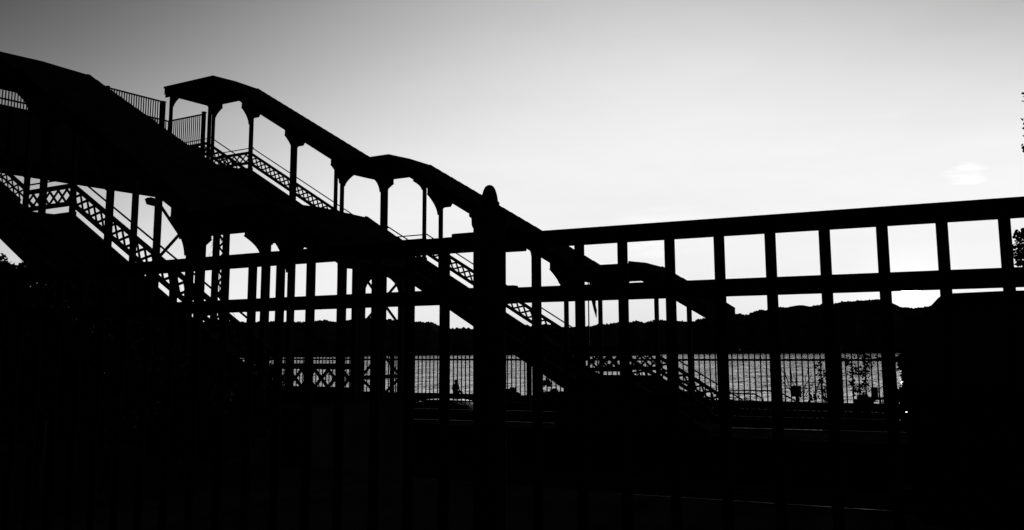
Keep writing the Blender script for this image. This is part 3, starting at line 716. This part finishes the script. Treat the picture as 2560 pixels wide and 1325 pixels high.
# ------------------------------------------------------------------ parked van (behind the fence, right) and car by the river
def van():
    y0, y1 = 8.3, 10.15; g = -1.65
    pt = lambda x, y: (at_y(x, y, y0).x, at_y(x, y, y0).z - EYE)
    pr = [pt(2262, 1000), pt(2262, 900), pt(2272, 850), pt(2292, 800), pt(2312, 775), pt(2330, 757), pt(2343, 743), pt(2355, 736), pt(2380, 732), pt(2511, 726)]
    xe = pr[-1][0]; zt = pr[-1][1]
    pr += [(xe + 1.9, zt - .02), (xe + 2.6, zt - .6), (xe + 3.4, zt - .85), (xe + 3.55, g + .45), (xe + 3.4, g + .3), (pr[0][0] + .06, g + .28), (pr[0][0], g + .4)]
    root = thing('parked_van', 'dark parked van behind the fence at the lower right, its rounded rear towards the sun', 'van', ((pr[0][0] + xe + 3.4) / 2, 9.2, 0))
    o = MB().prism(pr, y0, y1).obj('body', PAINT2, root); m = o.modifiers.new('bevel', 'BEVEL'); m.width = .06; m.segments = 3
    for a, c in ((xe - .75, xe + .35), (xe + .45, xe + 1.5)):
        MB().box(a, c, y0 - .006, y0 + .02, zt - .72, zt - .2).obj('window', GLASS, root)
    x0 = pr[0][0]
    for wx in (x0 + .8, xe + 2.75):
        for wy in (y0 + .02, y1 - .24):
            b = MB(); pts = [(wx, wy, g + .33), (wx, wy + .22, g + .33)]; b.tube(pts, .33, 24); wh = b.obj('wheel', RUB, root)
            MB().tube([(wx, wy - .01, g + .33), (wx, wy + .23, g + .33)], .19, 16).obj('rim', STEEL, wh)
    for wy in (y0 + .1, y1 - .2): MB().box(x0 - .02, x0 + .02, wy, wy + .12, g + .8, g + 1.15).obj('tail_light', GLASS, root)
    MB().box(x0 - .08, x0 + .1, y0 + .05, y1 - .05, g + .35, g + .55).obj('bumper', RUB, root)
van()
def car():
    Y = 43.6; g = ROAD
    xl = at_y(1036, 1010, Y).x; xr = at_y(1192, 1015, Y).x; xl -= .75; xr -= .25; L_ = xr - xl
    zt = at_y(1100, 999, Y).z - EYE
    h = zt - g
    body = [(xl - .75, g + .35), (xl - .8, g + .6), (xl - .7, g + .82), (xl - .1, g + .93), (xr + .1, g + .93), (xr + .95, g + .8), (xr + 1.1, g + .6), (xr + 1.05, g + .35)]
    root = thing('parked_car', 'dark parked car with a glinting curved roof beyond the bar fence', 'car', ((xl + xr) / 2, Y + .85, ROAD + EYE))
    o = MB().prism(body, Y, Y + 1.75).obj('body', CARP, root); m = o.modifiers.new('bevel', 'BEVEL'); m.width = .09; m.segments = 4
    n_ = 14; top = []
    for i in range(n_ + 1):
        t = i / n_; x = xl + L_ * t; z = g + .9 + (h - .9) * (1 - abs(2 * t - 1) ** 3.4); top.append((x, z))
    b = MB(); w0, w1 = .12, .32
    ring = []
    for i, (x, z) in enumerate(top):
        k = (z - g - .9) / (h - .9)
        ring.append([(x, Y + w0 + (w1 - w0) * k * .7, z - .05 * k), (x, Y + w0 + .12 + (w1 - w0) * k, z), (x, Y + 1.75 - w0 - .12 - (w1 - w0) * k, z), (x, Y + 1.75 - w0 - (w1 - w0) * k * .7, z - .05 * k)])
    vv = [p for r_ in ring for p in r_]; f = []
    for i in range(n_):
        for k in range(3): f.append((i * 4 + k, i * 4 + k + 1, (i + 1) * 4 + k + 1, (i + 1) * 4 + k))
    b.poly(vv, f); smooth(b.obj('roof', CARP, root))
    side = [(x + (.12 if i < n_ / 2 else -.12), z - .09) for i, (x, z) in enumerate(top) if z - g > .95]
    MB().prism([(side[0][0], g + .92)] + side + [(side[-1][0], g + .92)], Y + .16, Y + 1.59).obj('windows', GLASS, root)
    for wx in (xl - .1, xr + .3):
        for wy in (Y + .02, Y + 1.53):
            wh = MB().tube([(wx, wy, g + .32), (wx, wy + .2, g + .32)], .32, 22).obj('wheel', RUB, root)
            MB().tube([(wx, wy - .01, g + .32), (wx, wy + .21, g + .32)], .19, 14).obj('rim', STEEL, wh)
    for wy in (Y + .2, Y + 1.35): MB().box(xl - .82, xl - .7, wy, wy + .22, g + .62, g + .74).obj('headlight', GLASS, root)
car()

# ------------------------------------------------------------------ person sitting on the river wall
def skin_mesh(name, verts, edges, radii, m, parent, loc, root_i=0):
    me = bpy.data.meshes.new(name); off = world_loc(parent)
    me.from_pydata([(loc[0] + x - off.x, loc[1] + y - off.y, loc[2] + z + EYE - off.z) for x, y, z in verts], edges, []); me.update()
    o = bpy.data.objects.new(name, me); C.objects.link(o); o.parent = parent
    me.materials.append(m)
    mo = o.modifiers.new('skin', 'SKIN'); mo.use_smooth_shade = True
    sv = me.skin_vertices[0].data
    for i, r_ in enumerate(radii): sv[i].radius = (r_, r_)
    sv[root_i].use_root = True
    ms = o.modifiers.new('sub', 'SUBSURF'); ms.levels = 2; ms.render_levels = 2
    return o
def person():
    Y = 48.1; q = at_y(1139, 984, Y); base = (q.x, Y, pw)
    root = thing('person', 'person in dark clothes sitting on the river wall looking at the water', 'person', (q.x, Y, pw + EYE))
    V = [(0, 0, .1), (0, 0, .3), (0, .01, .5), (0, .02, .6), (0, .02, .7), (0, .04, .8),
         (-.17, .01, .54), (-.24, .0, .3), (-.2, .2, .12), (.17, .01, .54), (.24, .0, .3), (.2, .2, .12),
         (-.1, .02, .1), (-.12, .42, .12), (-.13, .5, -.3), (.1, .02, .1), (.14, .42, .14), (.16, .5, -.3), (-.14, .62, -.36), (.17, .62, -.36)]
    Ed = [(0, 1), (1, 2), (2, 3), (3, 4), (4, 5), (2, 6), (6, 7), (7, 8), (2, 9), (9, 10), (10, 11), (0, 12), (12, 13), (13, 14), (0, 15), (15, 16), (16, 17), (14, 18), (17, 19)]
    Rr = [.15, .14, .13, .06, .085, .08, .065, .05, .035, .065, .05, .035, .1, .08, .05, .1, .08, .05, .04, .04]
    skin_mesh('body', V, Ed, Rr, CLOTH, root, base)
    smooth(MB().lathe((q.x, Y + .02), [(.0, pw + .86), (.06, pw + .855), (.1, pw + .8), (.105, pw + .74), (.09, pw + .68), (.0, pw + .66)][::-1], 14).obj('hair', CLOTH, root))
person()

# ------------------------------------------------------------------ small things beyond the fence
q0, q1 = at_y(1981, 966, 43.2), at_y(2000, 992, 43.2)
ub = thing('utility_box', 'small square metal box on two legs behind the bar fence', 'utility box', ((q0.x + q1.x) / 2, 43.3, ROAD + EYE))
MB().box(q0.x, q1.x, 43.1, 43.45, q1.z - EYE, q0.z - EYE).box(q0.x - .02, q1.x + .02, 43.08, 43.47, q0.z - EYE, q0.z - EYE + .03).obj('cabinet', PAINT, ub)
for x in (q0.x + .1, q0.x + .2): MB().box(x, x + .05, 43.25, 43.3, ROAD, q1.z - EYE).obj('leg', PAINT, ub)
def prail(label, pts, Y):
    b = MB(); P_ = [at_y(x, y, Y) for x, y in pts]; P_ = [(p.x, p.y, p.z - EYE) for p in P_]
    for a, c in zip(P_, P_[1:]): b.tube([a, c], .035, 6)
    for i in (0, len(P_) - 1): b.tube([P_[i], (P_[i][0], P_[i][1], ROAD)], .03, 6)
    return tag(b.obj('pipe_handrail', PAINT), label, 'handrail')
prail('dark pipe handrail turning down the slope behind the bar fence, left of the box', [(1815, 982), (1886, 985), (1908, 998)], 44.0)
prail('short sloping pipe handrail beside the small square metal box', [(1955, 984), (1990, 1003)], 44.0)
prail('straight level pipe rail just above the turning handrail', [(1815, 975.5), (1930, 977)], 45.0)
# chair by the wall
q = at_y(2187, 1000, 44); ch = thing('outdoor_chair', 'dark high-backed outdoor chair seen low through the bar fence end', 'chair', (q.x, 44, ROAD + EYE))
z0 = at_y(2187, 968, 44).z - EYE; z1 = at_y(2187, 994, 44).z - EYE
MB().box(q.x - .14, q.x + .14, 44, 44.05, z1, z0).obj('backrest', PAINT, ch)
MB().box(q.x - .17, q.x + .35, 43.6, 44.05, z1 - .08, z1).obj('seat', PAINT, ch)
for dx in (-.15, .3):
    for yy in (43.62, 44.0): MB().box(q.x + dx, q.x + dx + .04, yy, yy + .04, ROAD, z1 - .08).obj('leg', PAINT, ch)
# pale umbrella shell
q = at_y(2222, 1000, 45.2); zt = at_y(2212, 962, 45.2).z - EYE; zb_ = at_y(2212, 992, 45.2).z - EYE
um = thing('beach_umbrella', 'pale folding umbrella with dark ribs beside the outdoor chair', 'umbrella', (q.x, 45.2, ROAD + EYE))
b = MB(); n_ = 10; r0 = .5; prof = [(r0 * math.sin(t * math.pi / 2 / 6), zb_ + (zt - zb_) * math.cos(t * math.pi / 2 / 6)) for t in range(6, -1, -1)]
p = []; f = []
for r_, z in prof: p += [(q.x + r_ * math.cos(2 * math.pi * k / n_), 45.2 + r_ * math.sin(2 * math.pi * k / n_), z) for k in range(n_)]
for i in range(len(prof) - 1):
    for k in range(n_): f.append((i * n_ + k, i * n_ + (k + 1) % n_, (i + 1) * n_ + (k + 1) % n_, (i + 1) * n_ + k))
tm = mat('translucent_canvas', .8, .9, 0, .05, 3, .05); tm.node_tree.nodes['Principled BSDF'].inputs['Transmission Weight'].default_value = .5
b.poly(p, f); b.obj('canopy', tm, um)
b = MB()
for k in range(n_): b.tube([(q.x + 1.01 * r_ * math.cos(2 * math.pi * k / n_), 45.2 + 1.01 * r_ * math.sin(2 * math.pi * k / n_), z) for r_, z in prof], .012, 4)
b.obj('ribs', PAINT, um)
MB().tube([(q.x, 45.2, ROAD), (q.x, 45.2, zt)], .02, 6).obj('pole', PAINT, um)

# flagpole
Yf = 52.5
q = at_y(1472, 800, Yf); fp = thing('flagpole', 'slender flagpole with a limp dark flag, seen through the right fence', 'flagpole', (q.x, Yf, WATER - .4 + EYE))
zt = at_y(1471, 697, Yf).z - EYE
MB().tube([(q.x, Yf, WATER - .5), (q.x, Yf, zt)], [.06, .035], 8).obj('pole', PAINT, fp)
smooth(MB().lathe((q.x, Yf), [(.0, zt), (.07, zt + .04), (.07, zt + .1), (0, zt + .14)], 10).obj('ball', PAINT, fp))
PT = [(1473.5, 700), (1484, 740), (1480, 752), (1484, 765), (1487.5, 782), (1490.5, 794), (1491.5, 780), (1489.5, 765), (1490, 755), (1487, 745), (1475, 705)]
zf = [at_y(x, y, Yf) for x, y in PT]
b = MB(); b.prism([(p.x, p.z - EYE) for p in [at_y(x, y, Yf) for x, y in ((1473, 699), (1479, 750), (1484, 771), (1491, 794), (1491.5, 776), (1488.5, 762), (1489, 750), (1480, 715))]], Yf - .04, Yf + .04)
b.obj('flag', FLAG, fp)
# signal pole seen under the stairs' arches: slim mast
# far shore houses and boat
hs = [(1862, 868, 13, 'hip'), (1893, 866, 15, 'gable'), (1845, 872, 10, 'gable'), (1905, 846, 12, 'gable'), (2130, 866, 10, 'gable'), (1455, 874, 12, 'gable'), (1870, 842, 9, 'gable')]
names = ['pale house low on the far shore, second from the left of its cluster', 'largest pale house of the cluster at the far waterline', 'small pale house at the left of the far shore cluster', 'pale house higher on the wooded slope above the cluster', 'small house alone on the far shore, right of the cluster', 'lone house on the far shore behind the flagpole', 'small house up the slope above the far shore cluster']
for (x, y, wd, kd), lb_ in zip(hs, names):
    s0 = at_z(x, shore_y(x), WATER + EYE); D0 = s0.dot(FW) + 60 + (866 - y) * 6
    p = at_d(x, y, D0); wpx = wd * D0 / F; z0 = p.z - EYE - 4; h_ = wpx * .55
    r_ = thing('far_house', lb_, 'house', (p.x, p.y, z0 + EYE), 'houses on the far shore')
    MB().box(p.x - wpx / 2, p.x + wpx / 2, p.y - 4, p.y + 4, z0, z0 + h_).obj('wall', HWALL, r_)
    MB().prism([(p.x - wpx * .57, z0 + h_), (p.x + wpx * .57, z0 + h_), (p.x, z0 + h_ + wpx * .33)], p.y - 4.5, p.y + 4.5).obj('roof', ROOF, r_)
    for k in (-.28, 0, .28): MB().box(p.x + wpx * k - .5, p.x + wpx * k + .5, p.y - 4.05, p.y - 4, z0 + h_ * .4, z0 + h_ * .75).obj('window', GLASS, r_)
p = at_z(2037, 881.5, WATER + EYE); Lb = 20 * p.dot(FW) / F
p = at_z(2037, 881.2, WATER + EYE); 
bt = thing('motor_boat', 'small white motor boat far out by the opposite shore', 'boat', (p.x, p.y, WATER + EYE))
Lb = 18 * p.length / F
b = MB(); hull = [(-.5, .9), (-.46, .0), (.3, .0), (.5, 1.0)]
b.prism([(p.x + x * Lb, WATER + z * Lb * .1) for x, z in hull], p.y - Lb * .12, p.y + Lb * .12); b.obj('hull', WHITE, bt)
MB().prism([(p.x - .2 * Lb, WATER + Lb * .09), (p.x - .17 * Lb, WATER + Lb * .2), (p.x + .08 * Lb, WATER + Lb * .2), (p.x + .18 * Lb, WATER + Lb * .09)], p.y - Lb * .08, p.y + Lb * .08).obj('cabin', WHITE, bt)
